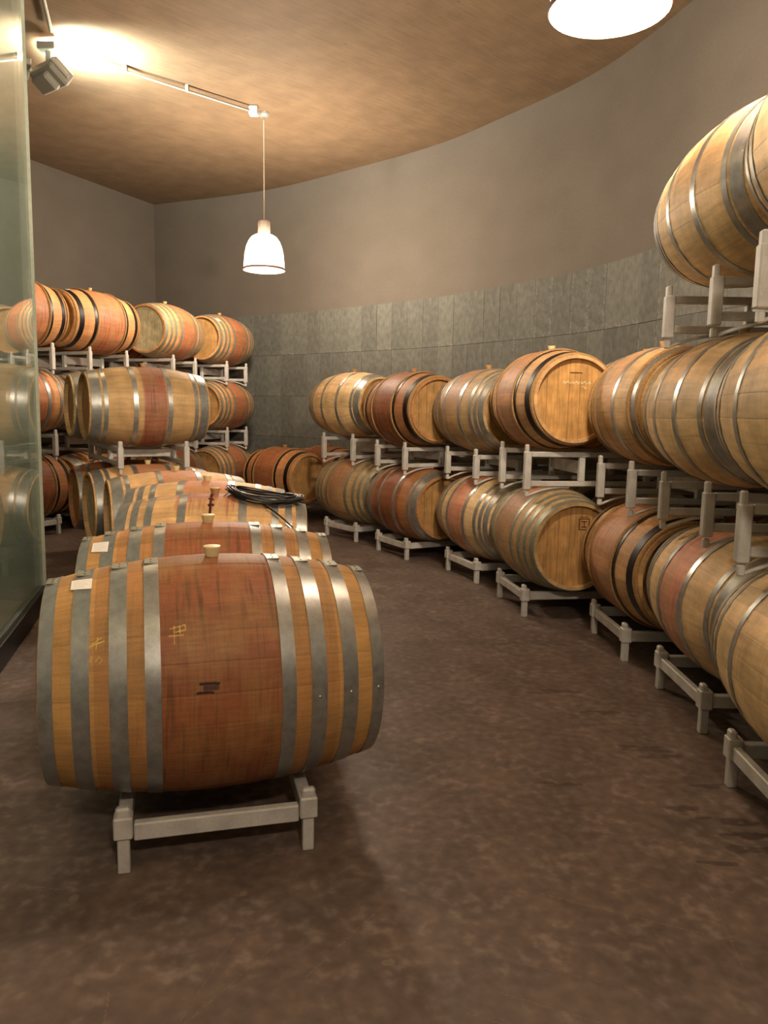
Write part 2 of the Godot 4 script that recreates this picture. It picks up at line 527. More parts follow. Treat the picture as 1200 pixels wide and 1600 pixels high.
# lay a soft-edged mark with alpha into a transparent picture
func dab(im: Image, pts: Array, col: Color, wd: float, patchy: float, r2: RandomNumberGenerator):
	for k in pts.size() - 1:
		var a: Vector2 = pts[k]
		var b: Vector2 = pts[k + 1]
		var n := int(a.distance_to(b) * 1.5) + 1
		for s in n + 1:
			if r2.randf() < patchy:
				continue
			var p := a.lerp(b, float(s) / n)
			for dy in range(-int(wd) - 1, int(wd) + 2):
				for dx in range(-int(wd) - 1, int(wd) + 2):
					var qx := int(p.x) + dx
					var qy := int(p.y) + dy
					if Vector2(dx, dy).length() <= wd and qx >= 0 and qy >= 0 and qx < im.get_width() and qy < im.get_height():
						var o := im.get_pixel(qx, qy)
						im.set_pixel(qx, qy, Color(col.r, col.g, col.b, maxf(o.a, col.a * r2.randf_range(0.6, 1.0))))

# ------------------------------------------------------------------ the room
var curve_pts := []

func wall_curve() -> Array:
	var P := [[-3.63, -12.44], [-1.80, -11.55], [-0.41, -10.41], [0.58, -9.46], [1.25, -8.52], [1.65, -7.90], [1.92, -7.36], [2.12, -6.75], [2.30, -6.05], [2.58, -5.3], [2.86, -4.4], [2.98, -3.4], [3.02, -2.2], [3.0, -0.4], [2.75, 1.6], [2.35, 3.5]]
	var out := []
	for k in P.size() - 1:
		var a: Array = P[maxi(k - 1, 0)]
		var b: Array = P[k]
		var c: Array = P[k + 1]
		var d: Array = P[mini(k + 2, P.size() - 1)]
		for s in 12:
			var t := s / 12.0
			out.append(Vector2(cr(a[0], b[0], c[0], d[0], t), cr(a[1], b[1], c[1], d[1], t)))
	out.append(Vector2(P[-1][0], P[-1][1]))
	return out

func cr(a: float, b: float, c: float, d: float, t: float) -> float:
	return 0.5 * (2.0 * b + (c - a) * t + (2.0 * a - 5.0 * b + 4.0 * c - d) * t * t + (3.0 * b - a - 3.0 * c + d) * t * t * t)

func structure(o: Node, label: String):
	o.set_meta("kind", "structure")
	o.set_meta("label", label)

# a wall that follows points in plan (x, z), its inner face on them and its body outwards (to the left of the way it runs when out is 1)
func ribbon(m: Dictionary, pts: Array, y0: float, y1: float, thick: float, out: float):
	var nrm := []
	for k in pts.size():
		var t: Vector2 = ((pts[mini(k + 1, pts.size() - 1)] as Vector2) - (pts[maxi(k - 1, 0)] as Vector2)).normalized()
		nrm.append(Vector2(t.y, -t.x) * out)
	for k in pts.size() - 1:
		for side in 2:
			var o := thick * side
			var a: Vector2 = pts[k] + nrm[k] * o
			var b: Vector2 = pts[k + 1] + nrm[k + 1] * o
			var na := Vector3(nrm[k].x, 0, nrm[k].y) * (1.0 if side else -1.0)
			var nb := Vector3(nrm[k + 1].x, 0, nrm[k + 1].y) * (1.0 if side else -1.0)
			var z := Vector2.ZERO
			quad(m, [Vector3(a.x, y0, a.y), Vector3(b.x, y0, b.y), Vector3(b.x, y1, b.y), Vector3(a.x, y1, a.y)], [na, nb, nb, na], [z, z, z, z])
		for y in [y0, y1]:
			var a2: Vector2 = pts[k]
			var b2: Vector2 = pts[k + 1]
			var c2: Vector2 = b2 + nrm[k + 1] * thick
			var d2: Vector2 = a2 + nrm[k] * thick
			flat(m, Vector3(a2.x, y, a2.y), Vector3(b2.x, y, b2.y), Vector3(c2.x, y, c2.y), Vector3(d2.x, y, d2.y), Vector3.UP * (1.0 if y == y1 else -1.0))
	for k in [0, pts.size() - 1]:
		var a3: Vector2 = pts[k]
		var d3: Vector2 = a3 + nrm[k] * thick
		var tt := Vector3(nrm[k].y, 0, -nrm[k].x) * (1.0 if k == 0 else -1.0) * -out
		flat(m, Vector3(a3.x, y0, a3.y), Vector3(d3.x, y0, d3.y), Vector3(d3.x, y1, d3.y), Vector3(a3.x, y1, a3.y), tt)

func slab(pts: Array, y0: float, y1: float, uvf: Callable, uv2 := false) -> ArrayMesh:
	var poly := PackedVector2Array(pts)
	var ids := Geometry2D.triangulate_polygon(poly)
	var v := PackedVector3Array()
	var n := PackedVector3Array()
	var u := PackedVector2Array()
	var w := PackedVector2Array()
	var add := func(p: Vector3, nn: Vector3):
		v.append(p); n.append(nn); u.append(uvf.call(p)); w.append((Vector2(p.x, p.z) - FLOOR_AT) / FLOOR_SPAN)
	for k in range(0, ids.size(), 3):
		for face in 2:
			var y := y1 if face else y0
			var nn := Vector3.UP if face else Vector3.DOWN
			var A := Vector3(poly[ids[k]].x, y, poly[ids[k]].y)
			var B := Vector3(poly[ids[k + 1]].x, y, poly[ids[k + 1]].y)
			var C := Vector3(poly[ids[k + 2]].x, y, poly[ids[k + 2]].y)
			if (B - A).cross(C - A).dot(nn) > 0.0:
				var s := B
				B = C
				C = s
			add.call(A, nn); add.call(B, nn); add.call(C, nn)
	for k in poly.size():
		var p := poly[k]
		var q := poly[(k + 1) % poly.size()]
		var nn2 := Vector3((q - p).y, 0, -(q - p).x).normalized()
		for t in [Vector3(p.x, y0, p.y), Vector3(q.x, y0, q.y), Vector3(q.x, y1, q.y), Vector3(p.x, y0, p.y), Vector3(q.x, y1, q.y), Vector3(p.x, y1, p.y)]:
			add.call(t, nn2)
	var a := []
	a.resize(Mesh.ARRAY_MAX)
	a[Mesh.ARRAY_VERTEX] = v
	a[Mesh.ARRAY_NORMAL] = n
	a[Mesh.ARRAY_TEX_UV] = u
	if uv2:
		a[Mesh.ARRAY_TEX_UV2] = w
	var r := ArrayMesh.new()
	r.add_surface_from_arrays(Mesh.PRIMITIVE_TRIANGLES, a)
	return r

func shell():
	curve_pts = wall_curve()
	var corner := Vector2(-3.63, -12.44)
	var far_left := Vector2(-10.8, 3.5)
	var outline := curve_pts.duplicate()
	outline.append(far_left)
	var wide := []
	for p in outline:
		var c := Vector2(-3.0, -4.0)
		wide.append(c + (p - c) * 1.03 + (p - c).normalized() * 0.1)
	var fuv := func(p: Vector3) -> Vector2: return (Vector2(p.x, p.z) - FLOOR_AT) / FLOOR_SPAN
	structure(part(self, "floor", slab(wide, -0.2, 0.0, fuv, true), M.floor), "dark brown stained concrete floor with pale scratches and wine spills")
	# the boards of the ceiling run the way of the conduit
	var dir := Vector2(0.745, -0.667)
	var cuv := func(p: Vector3) -> Vector2: return Vector2(Vector2(p.x, p.z).dot(dir), Vector2(p.x, p.z).dot(Vector2(dir.y, -dir.x))) / 3.2
	structure(part(self, "ceiling", slab(wide, CEIL, CEIL + 0.2, cuv), M.ceiling), "brown streaked timber ceiling")
	var m := nm()
	ribbon(m, curve_pts, 0.0, CEIL, 0.2, 1.0)
	var wr := part(self, "wall_right", done(m), M.plaster)
	structure(wr, "curved taupe wall with a band of grey concrete panels")
	# concrete panels along the curved wall, a little proud of it
	var acc := [0.0]
	for k in curve_pts.size() - 1:
		acc.append(acc[-1] + (curve_pts[k] as Vector2).distance_to(curve_pts[k + 1]))
	var at := func(s: float) -> Vector2:
		var k := 0
		while k < acc.size() - 2 and acc[k + 1] < s:
			k += 1
		return (curve_pts[k] as Vector2).lerp(curve_pts[k + 1], clampf((s - acc[k]) / (acc[k + 1] - acc[k]), 0, 1))
	var rows := [[2.08, 2.66], [1.50, 2.08], [0.92, 1.50], [0.34, 0.92], [0.0, 0.34]]
	var step := 0.262
	var r2 := RandomNumberGenerator.new()
	r2.seed = 5
	var jm := nm()
	var inner := []
	for k in 126:
		inner.append(at.call(0.03 + k * 0.1))
	ribbon(jm, inner, 0.0, 2.655, 0.015, -1.0)
	part(wr, "mortar_bed", done(jm), M.joint)
	for c in 48:
		var a: Vector2 = at.call(0.03 + c * step + 0.002)
		var b: Vector2 = at.call(0.03 + (c + 1) * step - 0.002)
		var t := (b - a).normalized()
		var inw := Vector2(-t.y, t.x)
		for r in rows.size():
			var pm := nm()
			var y0: float = rows[r][0] + 0.002
			var y1: float = rows[r][1] - 0.002
			var pr := 0.021 + r2.randf_range(0.0, 0.004)
			var f0 := a + inw * pr
			var f1 := b + inw * pr
			var n := Vector3(inw.x, 0, inw.y)
			var va := 0.0 if r == 0 else 0.0
			quad(pm, [Vector3(f0.x, y0, f0.y), Vector3(f1.x, y0, f1.y), Vector3(f1.x, y1, f1.y), Vector3(f0.x, y1, f0.y)], [n, n, n, n], [Vector2(0, 1), Vector2(1, 1), Vector2(1, va), Vector2(0, va)])
			var tz := Vector3(t.x, 0, t.y)
			flat(pm, Vector3(a.x, y0, a.y), Vector3(f0.x, y0, f0.y), Vector3(f0.x, y1, f0.y), Vector3(a.x, y1, a.y), -tz)
			flat(pm, Vector3(b.x, y0, b.y), Vector3(f1.x, y0, f1.y), Vector3(f1.x, y1, f1.y), Vector3(b.x, y1, b.y), tz)
			flat(pm, Vector3(a.x, y1, a.y), Vector3(b.x, y1, b.y), Vector3(f1.x, y1, f1.y), Vector3(f0.x, y1, f0.y), Vector3.UP)
			flat(pm, Vector3(a.x, y0, a.y), Vector3(b.x, y0, b.y), Vector3(f1.x, y0, f1.y), Vector3(f0.x, y0, f0.y), Vector3.DOWN)
			part(wr, "panel", done(pm), M.panels[r2.randi() % 8])
	m = nm()
	ribbon(m, [far_left, corner], 0.0, CEIL, 0.2, 1.0)
	structure(part(self, "wall_left", done(m), M.plaster), "flat dark taupe wall behind the left stack of barrels")
	m = nm()
	ribbon(m, [Vector2(2.35, 3.5), far_left], 0.0, CEIL, 0.2, 1.0)
	structure(part(self, "wall_back", done(m), M.plaster), "taupe wall closing the hall")

func glass_partition():
	var far := Vector3(-2.24, 0, -4.99)
	var dirn := Vector3(0.2487, 0, 0.9686)
	var ln := 5.9
	var mid := far + dirn * (ln / 2)
	var yaw := atan2(-dirn.z, dirn.x)
	var b := Transform3D(Basis(Vector3.UP, yaw), Vector3.ZERO)
	var t := thing("glass_partition", "tall frameless glass partition in a dark floor channel", "partition", mid)
	var m := nm()
	cbox(m, Vector3(0, (CEIL + 0.13) / 2, 0), Vector3(ln, CEIL - 0.135, 0.014), 0.002, b)
	part(t, "pane", done(m), M.glass)
	m = nm()
	cbox(m, Vector3(0, 0.066, 0), Vector3(ln, 0.13, 0.07), 0.004, b)
	part(t, "floor_channel", done(m), M.sill)
	# the pale room behind the glass
	var left := Vector3(dirn.z, 0, -dirn.x) * -1.0
	m = nm()
	var s := far + left * 0.045
	var q := s + Vector3(-4.2, 0, -0.9)
	var wpts := [Vector2(q.x, q.z), Vector2(s.x, s.z)]
	ribbon(m, wpts, 0.0, CEIL - 0.002, 0.12, 1.0)
	structure(part(self, "wall_inner", done(m), M.palewall), "pale grey green concrete wall behind the glass partition")
	var e2 := far + dirn * ln
	var inset := left * 0.04
	var fp := [Vector2(s.x, s.z) + Vector2(-0.005, 0.03), Vector2(e2.x + inset.x, e2.z + inset.z), Vector2(e2.x - 4.0, e2.z), Vector2(q.x, q.z + 0.03)]
	var fu := func(p: Vector3) -> Vector2: return Vector2(p.x, p.z)
	var fl := part(self, "floor_inner", slab(fp, 0.0, 0.03, fu), M.palefloor)
	structure(fl, "pale floor of the room behind the glass partition")

# ------------------------------------------------------------------ lamps
func pendant(at: Vector3, label: String, energy: float):
	# at: middle of the lower rim
	var t := thing("pendant_lamp", label, "lamp", at, 0.0, "bell pendant lamps")
	var m := nm()
	var prof := [Vector2(0.06, 0.372), Vector2(0.10, 0.366), Vector2(0.135, 0.345), Vector2(0.165, 0.305), Vector2(0.19, 0.25), Vector2(0.206, 0.18), Vector2(0.214, 0.10), Vector2(0.219, 0.03), Vector2(0.22, 0.0)]
	lathe(m, prof, 40)
	var inn := []
	for p in prof:
		inn.append(Vector2(p.x - 0.006, p.y - 0.002))
	inn.reverse()
	lathe(m, inn, 40)
	var sh := mat(Color(0.95, 0.90, 0.84), 0.35)
	sh.emission_enabled = true
	sh.emission = Color(1.0, 0.86, 0.74)
	sh.emission_energy_multiplier = 2.6
	part(t, "lamp_shade", done(m), sh)
	m = nm()
	lathe(m, [Vector2(0.221, 0.0), Vector2(0.226, 0.004), Vector2(0.226, 0.02), Vector2(0.221, 0.024)], 40)
	part(t, "rim_band", done(m), mat(Color(0.55, 0.42, 0.38), 0.5))
	m = nm()
	lathe(m, [Vector2(0.001, 0.012), Vector2(0.12, 0.008), Vector2(0.212, 0.012)], 40)
	var le := mat(Color(0.9, 0.8, 0.75), 0.4)
	le.emission_enabled = true
	le.emission = Color(1.0, 0.80, 0.72)
	le.emission_energy_multiplier = 1.4
	part(t, "lens", done(m), le)
	m = nm()
	lathe(m, [Vector2(0.0, 0.52), Vector2(0.05, 0.52), Vector2(0.066, 0.505), Vector2(0.066, 0.375), Vector2(0.06, 0.372)], 24)
	part(t, "ballast_housing", done(m), mat(Color(0.62, 0.56, 0.52), 0.4, 0.3))
	m = nm()
	tube(m, [Vector3(0, 0.52, 0), Vector3(0, CEIL - at.y - 0.03, 0)], 0.006, 8)
	part(t, "cord", done(m), M.cord)
	m = nm()
	lathe(m, [Vector2(0.0, CEIL - at.y - 0.045), Vector2(0.05, CEIL - at.y - 0.04), Vector2(0.06, CEIL - at.y - 0.001)], 20)
	part(t, "ceiling_canopy", done(m), M.conduit)
	var l := OmniLight3D.new()
	l.name = numbered("pendant_glow", "")
	l.position = at + Vector3(0, 0.16, 0)
	l.light_color = Color(1.0, 0.92, 0.815)
	l.light_energy = energy
	l.light_size = 0.17
	l.omni_range = 25.0
	l.omni_attenuation = 2.0
	l.shadow_enabled = true
	add_child(l)

func flood(at: Vector3, face: Vector3, label: String, energy: float):
	# at: middle of the lens; face: the way it shines
	var t := thing("flood_light", label, "flood light", at)
	var fz := face.normalized()
	var fx := Vector3.UP.cross(fz).normalized()
	var b := Transform3D(Basis(fx, fz.cross(fx), fz), Vector3.ZERO)
	var m := nm()
	cbox(m, Vector3(0, 0, -0.075), Vector3(0.34, 0.20, 0.13), 0.015, b)
	cbox(m, Vector3(0, 0.0, -0.17), Vector3(0.22, 0.15, 0.07), 0.015, b)
	part(t, "housing", done(m), M.casing)
	m = nm()
	cbox(m, Vector3(0, 0, -0.006), Vector3(0.30, 0.165, 0.008), 0.002, b)
	var le := mat(Color(0.9, 0.95, 0.9), 0.3)
	le.emission_enabled = true
	le.emission = Color(0.95, 1.0, 0.93)
	le.emission_energy_multiplier = 5.0
	part(t, "lens", done(m), le)
	for s in [-1.0, 1.0]:
		m = nm()
		cbox(m, Vector3(0.18 * s, 0.03, -0.08), Vector3(0.012, 0.18, 0.035), 0.003, b)
		part(t, "yoke_arm", done(m), M.conduit)
	m = nm()
	var up := CEIL - at.y
	cbox(m, Vector3(0, up - 0.03, 0) - fz * 0.1, Vector3(0.15, 0.058, 0.15), 0.006)
	cbox(m, Vector3(0, up / 2 + 0.05, 0) - fz * 0.1, Vector3(0.05, up - 0.11, 0.05), 0.006)
	part(t, "ceiling_bracket", done(m), M.casing)
	m = nm()
	cbox(m, Vector3(-0.22, 0.02, -0.17), Vector3(0.055, 0.055, 0.36), 0.006, Transform3D(Basis(Vector3.UP, 0.5), Vector3.ZERO))
	part(t, "ballast_arm", done(m), M.conduit)
	var l := SpotLight3D.new()
	l.name = numbered("flood_glow", "")
	l.transform = Transform3D(Basis(fx, -fz.cross(fx), -fz), at + fz * 0.03)
	l.light_color = Color(0.97, 1.0, 0.95)
	l.light_energy = energy
	l.light_size = 0.10
	l.spot_angle = 72.0
	l.spot_range = 25.0
	l.spot_attenuation = 2.0
	l.shadow_enabled = true
	add_child(l)

func lamps():
	pendant(Vector3(-1.34, 2.79, -8.62), "glowing bell pendant lamp on a thin cord in front of the curved wall", 5.5)
	pendant(Vector3(0.806, 2.805, -3.11), "glowing bell pendant lamp hanging beside the topmost tier of barrels", 8.0)
	pendant(Vector3(0.7, 2.84, 1.35), "glowing bell pendant lamp hanging in the open end of the hall", 5.0)
	flood(Vector3(-2.86, CEIL - 0.26, -7.02), Vector3(0.32, 0.75, -0.42), "bright white flood light fixed below the ceiling by the glass partition", 17.0)
	flood(Vector3(-0.1, CEIL - 0.27, 0.1), Vector3(-0.3, 0.75, -0.5), "white flood light fixed below the ceiling over the open floor", 8.0)
	# conduit from the flood light to the pendant
	var y := CEIL - 0.05
	var a := Vector3(-2.66, y, -7.34)
	var b := Vector3(-1.42, y, -8.46)
	var t := thing("ceiling_conduit", "thin metal conduit clipped along the ceiling between flood light and pendant", "conduit", a)
	var m := nm()
	tube(m, [Vector3.ZERO, b - a], 0.013, 8)
	part(t, "pipe", done(m), M.conduit)
	for k in [0.18, 0.55]:
		m = nm()
		cbox(m, (b - a) * k + Vector3(0, 0.02, 0), Vector3(0.03, 0.06, 0.05), 0.004)
		part(t, "clip", done(m), M.conduit)
	m = nm()
	cbox(m, (b - a) + Vector3(0, 0.005, 0), Vector3(0.09, 0.085, 0.09), 0.006)
	part(t, "junction_box", done(m), mat(Color(0.75, 0.74, 0.71), 0.5))
	var c := Vector3(-2.80, y, -6.80)
	t = thing("ceiling_pipe", "metal conduit running up the ceiling from the flood light", "conduit", c)
	m = nm()
	tube(m, [Vector3.ZERO, Vector3(0.60, 0, 1.9)], 0.016, 8)
	part(t, "pipe", done(m), M.conduit)
	for k in [0.3, 0.8]:
		m = nm()
		cbox(m, Vector3(0.60, 0, 1.9) * k + Vector3(0, 0.02, 0), Vector3(0.06, 0.06, 0.03), 0.004)
		part(t, "clip", done(m), M.conduit)

# ------------------------------------------------------------------ barrels
func prof_r(v: float, R: float, L: float) -> float:
	return R * (1.0 - 0.18 * pow(v / (L / 2.0), 2.0))

func surf(v: float, th: float, r: float) -> Vector3:
	return Vector3(v, r * cos(th), r * sin(th))

func stave_mesh(i: int, R: float, L: float) -> ArrayMesh:
	var key := "stave%d_%.3f_%.3f" % [i, R, L]
	if mesh_cache.has(key):
		return mesh_cache[key]
	var m := nm()
	var t0 := TAU * i / STAVES
	var t1 := TAU * (i + 1) / STAVES
	var bv := (t1 - t0) * 0.045
	var cols := [[t0, 0.0022], [t0 + bv, 0.0], [t1 - bv, 0.0], [t1, 0.0022]]
	var ns := 10
	for k in ns:
		for c in 3:
			var P := []
			var N := []
			var U := []
			for q in [[k, c], [k, c + 1], [k + 1, c + 1], [k + 1, c]]:
				var v: float = -L / 2 + L * q[0] / ns
				var th: float = cols[q[1]][0]
				var r := prof_r(v, R, L) - float(cols[q[1]][1])
				var sl := 2.0 * R * 0.18 * v / pow(L / 2, 2.0)
				P.append(surf(v, th, r))
				var nth := th
				if c == 0:
					nth = th - 0.12
				elif c == 2:
					nth = th + 0.12
				N.append(Vector3(sl, cos(nth), sin(nth)).normalized())
				U.append(Vector2(v / L + 0.5, th / TAU))
			quad(m, P, N, U)
	for s in [-1.0, 1.0]:
		var ve: float = s * L / 2
		var vi: float = s * (L / 2 - 0.05)
		var ro := prof_r(ve, R, L)
		for c in 2:
			var a0 := lerpf(t0, t1, c / 2.0)
			var a1 := lerpf(t0, t1, (c + 1) / 2.0)
			var u0 := Vector2(ve / L * 0.98 + 0.5, a0 / TAU)
			var u1 := Vector2(ve / L * 0.98 + 0.5, a1 / TAU)
			var nx := Vector3(s, 0, 0)
			quad(m, [surf(ve, a0, ro), surf(ve, a1, ro), surf(ve + s * 0.004, a1, ro - 0.02), surf(ve + s * 0.004, a0, ro - 0.02)], [nx, nx, nx, nx], [u0, u1, u1, u0])
			quad(m, [surf(ve + s * 0.004, a0, ro - 0.02), surf(ve + s * 0.004, a1, ro - 0.02), surf(vi, a1, ro - 0.022), surf(vi, a0, ro - 0.022)], [surf(0, a0, -1), surf(0, a1, -1), surf(0, a1, -1), surf(0, a0, -1)], [u0, u1, u1, u0])
	mesh_cache[key] = done(m)
	return mesh_cache[key]

func body_mesh(R: float, L: float) -> ArrayMesh:
	var key := "body_%.3f_%.3f" % [R, L]
	if mesh_cache.has(key):
		return mesh_cache[key]
	var all := nm()
	for i in STAVES:
		var a := stave_mesh(i, R, L).surface_get_arrays(0)
		var o: int = all.v.size()
		all.v.append_array(a[Mesh.ARRAY_VERTEX])
		all.n.append_array(a[Mesh.ARRAY_NORMAL])
		all.u.append_array(a[Mesh.ARRAY_TEX_UV])
		for j in a[Mesh.ARRAY_INDEX]:
			all.i.append(j + o)
	mesh_cache[key] = done(all)
	return mesh_cache[key]

func hoop_mesh(v0: float, w: float, R: float, L: float, proud: float) -> ArrayMesh:
	var key := "hoop_%.3f_%.3f_%.3f_%.3f_%.4f" % [v0, w, R, L, proud]
	if mesh_cache.has(key):
		return mesh_cache[key]
	var m := nm()
	var seg := 52
	var h := w / 2
	var pr := []
	if proud > 0.006:   # a split-wood hoop, round in section
		for k in 5:
			var f := PI * k / 4.0
			pr.append([v0 - h * cos(f), prof_r(v0 - h * cos(f), R, L) + proud * sin(f), Vector2(-cos(f), sin(f))])
	else:
		var va := v0 - h
		var vb := v0 + h
		var sl := 2.0 * R * 0.18 * v0 / pow(L / 2, 2.0)
		var no := Vector2(sl, 1.0).normalized()
		pr = [[va, prof_r(va, R, L) - 0.001, Vector2(-1, 0)], [va, prof_r(va, R, L) + proud, Vector2(-1, 0)], [va, prof_r(va, R, L) + proud, no], [vb, prof_r(vb, R, L) + proud, no], [vb, prof_r(vb, R, L) + proud, Vector2(1, 0)], [vb, prof_r(vb, R, L) - 0.001, Vector2(1, 0)]]
	var z := Vector2.ZERO
	for k in pr.size() - 1:
		if pr[k][0] == pr[k + 1][0] and pr[k][1] == pr[k + 1][1]:
			continue
		for s in seg:
			var a0 := TAU * s / seg
			var a1 := TAU * (s + 1) / seg
			var A: Array = pr[k]
			var B: Array = pr[k + 1]
			quad(m, [surf(A[0], a0, A[1]), surf(A[0], a1, A[1]), surf(B[0], a1, B[1]), surf(B[0], a0, B[1])], [surf(A[2].x, a0, A[2].y), surf(A[2].x, a1, A[2].y), surf(B[2].x, a1, B[2].y), surf(B[2].x, a0, B[2].y)], [z, z, z, z])
	mesh_cache[key] = done(m)
	return mesh_cache[key]

# one board of a round head of radius r, between z0 and z1; face at x = 0 looking along +x
func board_mesh(z0: float, z1: float, r: float) -> ArrayMesh:
	var key := "board_%.3f_%.3f_%.3f" % [z0, z1, r]
	if mesh_cache.has(key):
		return mesh_cache[key]
	var m := nm()
	var n := 4
	var g := 0.0012
	for k in n:
		var za := lerpf(z0 + g, z1 - g, float(k) / n)
		var zb := lerpf(z0 + g, z1 - g, float(k + 1) / n)
		var ha := sqrt(maxf(r * r - za * za, 0.0))
		var hb := sqrt(maxf(r * r - zb * zb, 0.0))
		var P := [Vector3(0, -ha, za), Vector3(0, ha, za), Vector3(0, hb, zb), Vector3(0, -hb, zb)]
		var U := []
		for p in P:
			U.append(Vector2(0.5 - p.z / (2.0 * r), 0.5 - p.y / (2.0 * r)))
		var x := Vector3.RIGHT
		quad(m, P, [x, x, x, x], U)
	for zz in [[z0 + g, -1.0], [z1 - g, 1.0]]:
		var hh := sqrt(maxf(r * r - zz[0] * zz[0], 0.0))
		flat(m, Vector3(0, -hh, zz[0]), Vector3(0, hh, zz[0]), Vector3(-0.008, hh, zz[0]), Vector3(-0.008, -hh, zz[0]), Vector3(0, 0, zz[1]))
	mesh_cache[key] = done(m)
	return mesh_cache[key]

func disc_mesh(r: float) -> ArrayMesh:
	var key := "disc_%.3f" % r
	if mesh_cache.has(key):
		return mesh_cache[key]
	var m := nm()
	var x := Vector3.RIGHT
	for s in 40:
		var a := TAU * s / 40
		var b := TAU * (s + 1) / 40
		var pa := surf(0, a, r)
		var pb := surf(0, b, r)
		tri(m, Vector3.ZERO, pa, pb, x, x, x, Vector2(0.5, 0.5), Vector2(0.5 - pa.z / (2 * r), 0.5 - pa.y / (2 * r)), Vector2(0.5 - pb.z / (2 * r), 0.5 - pb.y / (2 * r)))
		tri(m, Vector3(-0.012, 0, 0), pa - x * 0.012, pb - x * 0.012, -x, -x, -x)
	mesh_cache[key] = done(m)
	return mesh_cache[key]

const HOOPS := {
	"eight": [[0.455, 0.037, "steel"], [0.367, 0.046, "steel"], [0.271, 0.046, "steel"], [0.182, 0.041, "steel"]],
	"bright": [[0.447, 0.052, "steel"], [0.382, 0.034, "steel"], [0.312, 0.036, "steel"], [0.150, 0.040, "steel"]],
	"six": [[0.425, 0.072, "steel"], [0.355, 0.030, "steel"], [0.135, 0.036, "steel"]],
	"thin": [[0.448, 0.042, "steel"], [0.372, 0.030, "steel"], [0.160, 0.032, "steel"]],
	"dull": [[0.447, 0.042, "dullsteel"], [0.365, 0.034, "dullsteel"], [0.285, 0.034, "dullsteel"], [0.170, 0.036, "dullsteel"]],
	"black": [[0.449, 0.028, "withy"], [0.392, 0.050, "blackhoop"], [0.225, 0.030, "blackhoop"], [0.196, 0.024, "withy"]],
	"rough": [[0.440, 0.036, "withy"], [0.385, 0.036, "steel"], [0.345, 0.024, "withy"], [0.160, 0.034, "steel"]],
}

func barrel(label: String, x: float, z: float, yaw: float, c: float, o := {}) -> Node3D:
	var R: float = o.get("R", 0.338)
	var L: float = o.get("L", 0.93)
	var t := thing("oak_barrel", label, "barrel", Vector3(x, c - R, z), -deg_to_rad(yaw), o.get("group", ""))
	var up := Transform3D(Basis.IDENTITY, Vector3(0, R, 0))
	var wm: Material = M[o.get("wood", "pale")]
	if o.get("staves", false):
		for i in STAVES:
			part(t, "stave", stave_mesh(i, R, L), wm, up)
	else:
		part(t, "stave_shell", body_mesh(R, L), wm, up)
	var k := L / 0.95
	for h in HOOPS[o.get("hoops", "six")]:
		for s in [-1.0, 1.0]:
			var proud := 0.012 if h[2] == "withy" else 0.0022
			var hp := part(t, "wooden_hoop" if h[2] == "withy" else "hoop", hoop_mesh(h[0] * k * s, h[1], R, L, proud), M[h[2]], up)
			if o.get("rivets", false):
				var v: float = h[0] * s
				var lap := nm()
				var r0 := prof_r(v, R, L) + 0.0035
				for th in [0.02, 0.10]:
					rivet(lap, v, th, r0, 0.0065)
				part(hp, "rivet", done(lap), M.rivet)
				var pl := nm()
				var q := Transform3D(Basis(Vector3.RIGHT, 0.06), Vector3(v, 0, 0))
				cbox(pl, Vector3(0, r0 - 0.001, 0), Vector3(h[1] * 0.96, 0.004, 0.055), 0.0012, q)
				part(hp, "lap_joint", done(pl), M.dullsteel)
				if s > 0 and h[0] > 0.2:
					var lt := nm()
					rivet(lt, v, 1.56, r0 - 0.001, 0.006)
					part(hp, "rivet_head", done(lt), M.rivet_light)
	# heads
	var hr := prof_r(L / 2, R, L) - 0.021
	var hx := L / 2 - 0.032
	for s in [-1.0, 1.0]:
		var hm: Material = M[o.get("head_near" if s > 0 else "head_far", "head")]
		var tr := Transform3D(Basis.IDENTITY if s > 0 else Basis(Vector3.UP, PI), Vector3(hx * s, R, 0))
		if o.get("staves", false):
			var hd := part(t, "head", disc_mesh(hr), M.withy, tr.translated_local(Vector3(-0.006, 0, 0)))
			var nb := 7
			for b in nb:
				part(hd, "head_board", board_mesh(-hr + 2 * hr * b / nb, -hr + 2 * hr * (b + 1) / nb, hr), hm, Transform3D(Basis.IDENTITY, Vector3(0.006, 0, 0)))
		else:
			part(t, "head", disc_mesh(hr), hm, tr)
	# bung
	var bg := nm()
	lathe(bg, [Vector2(0.018, -0.012), Vector2(0.0215, 0.008), Vector2(0.0265, 0.026), Vector2(0.0255, 0.03), Vector2(0.001, 0.031)], 20, Vector3(0, 2 * R, 0))
	part(t, "bung", done(bg), M[o.get("bung", "bung_brown")])
	# paper label lying on the curve of the barrel: v0, v1, th0, th1
	if o.has("paper"):
		var p: Array = o.paper
		var pm := nm()
		var n := 6
		for i in n:
			for j in 3:
				var P := []
				var N := []
				var U := []
				for q2 in [[i, j], [i + 1, j], [i + 1, j + 1], [i, j + 1]]:
					var th: float = lerpf(p[2], p[3], float(q2[0]) / n)
					var v2: float = lerpf(p[0], p[1], float(q2[1]) / 3)
					P.append(surf(v2, th + (v2 - p[0]) * 0.8, prof_r(v2, R, L) + 0.0032) + up.origin)
					N.append(surf(0, th, 1))
					U.append(Vector2(float(q2[1]) / 3, float(q2[0]) / n))
				quad(pm, P, N, U)
		part(t, "paper_label", done(pm), M.paper)
	return t

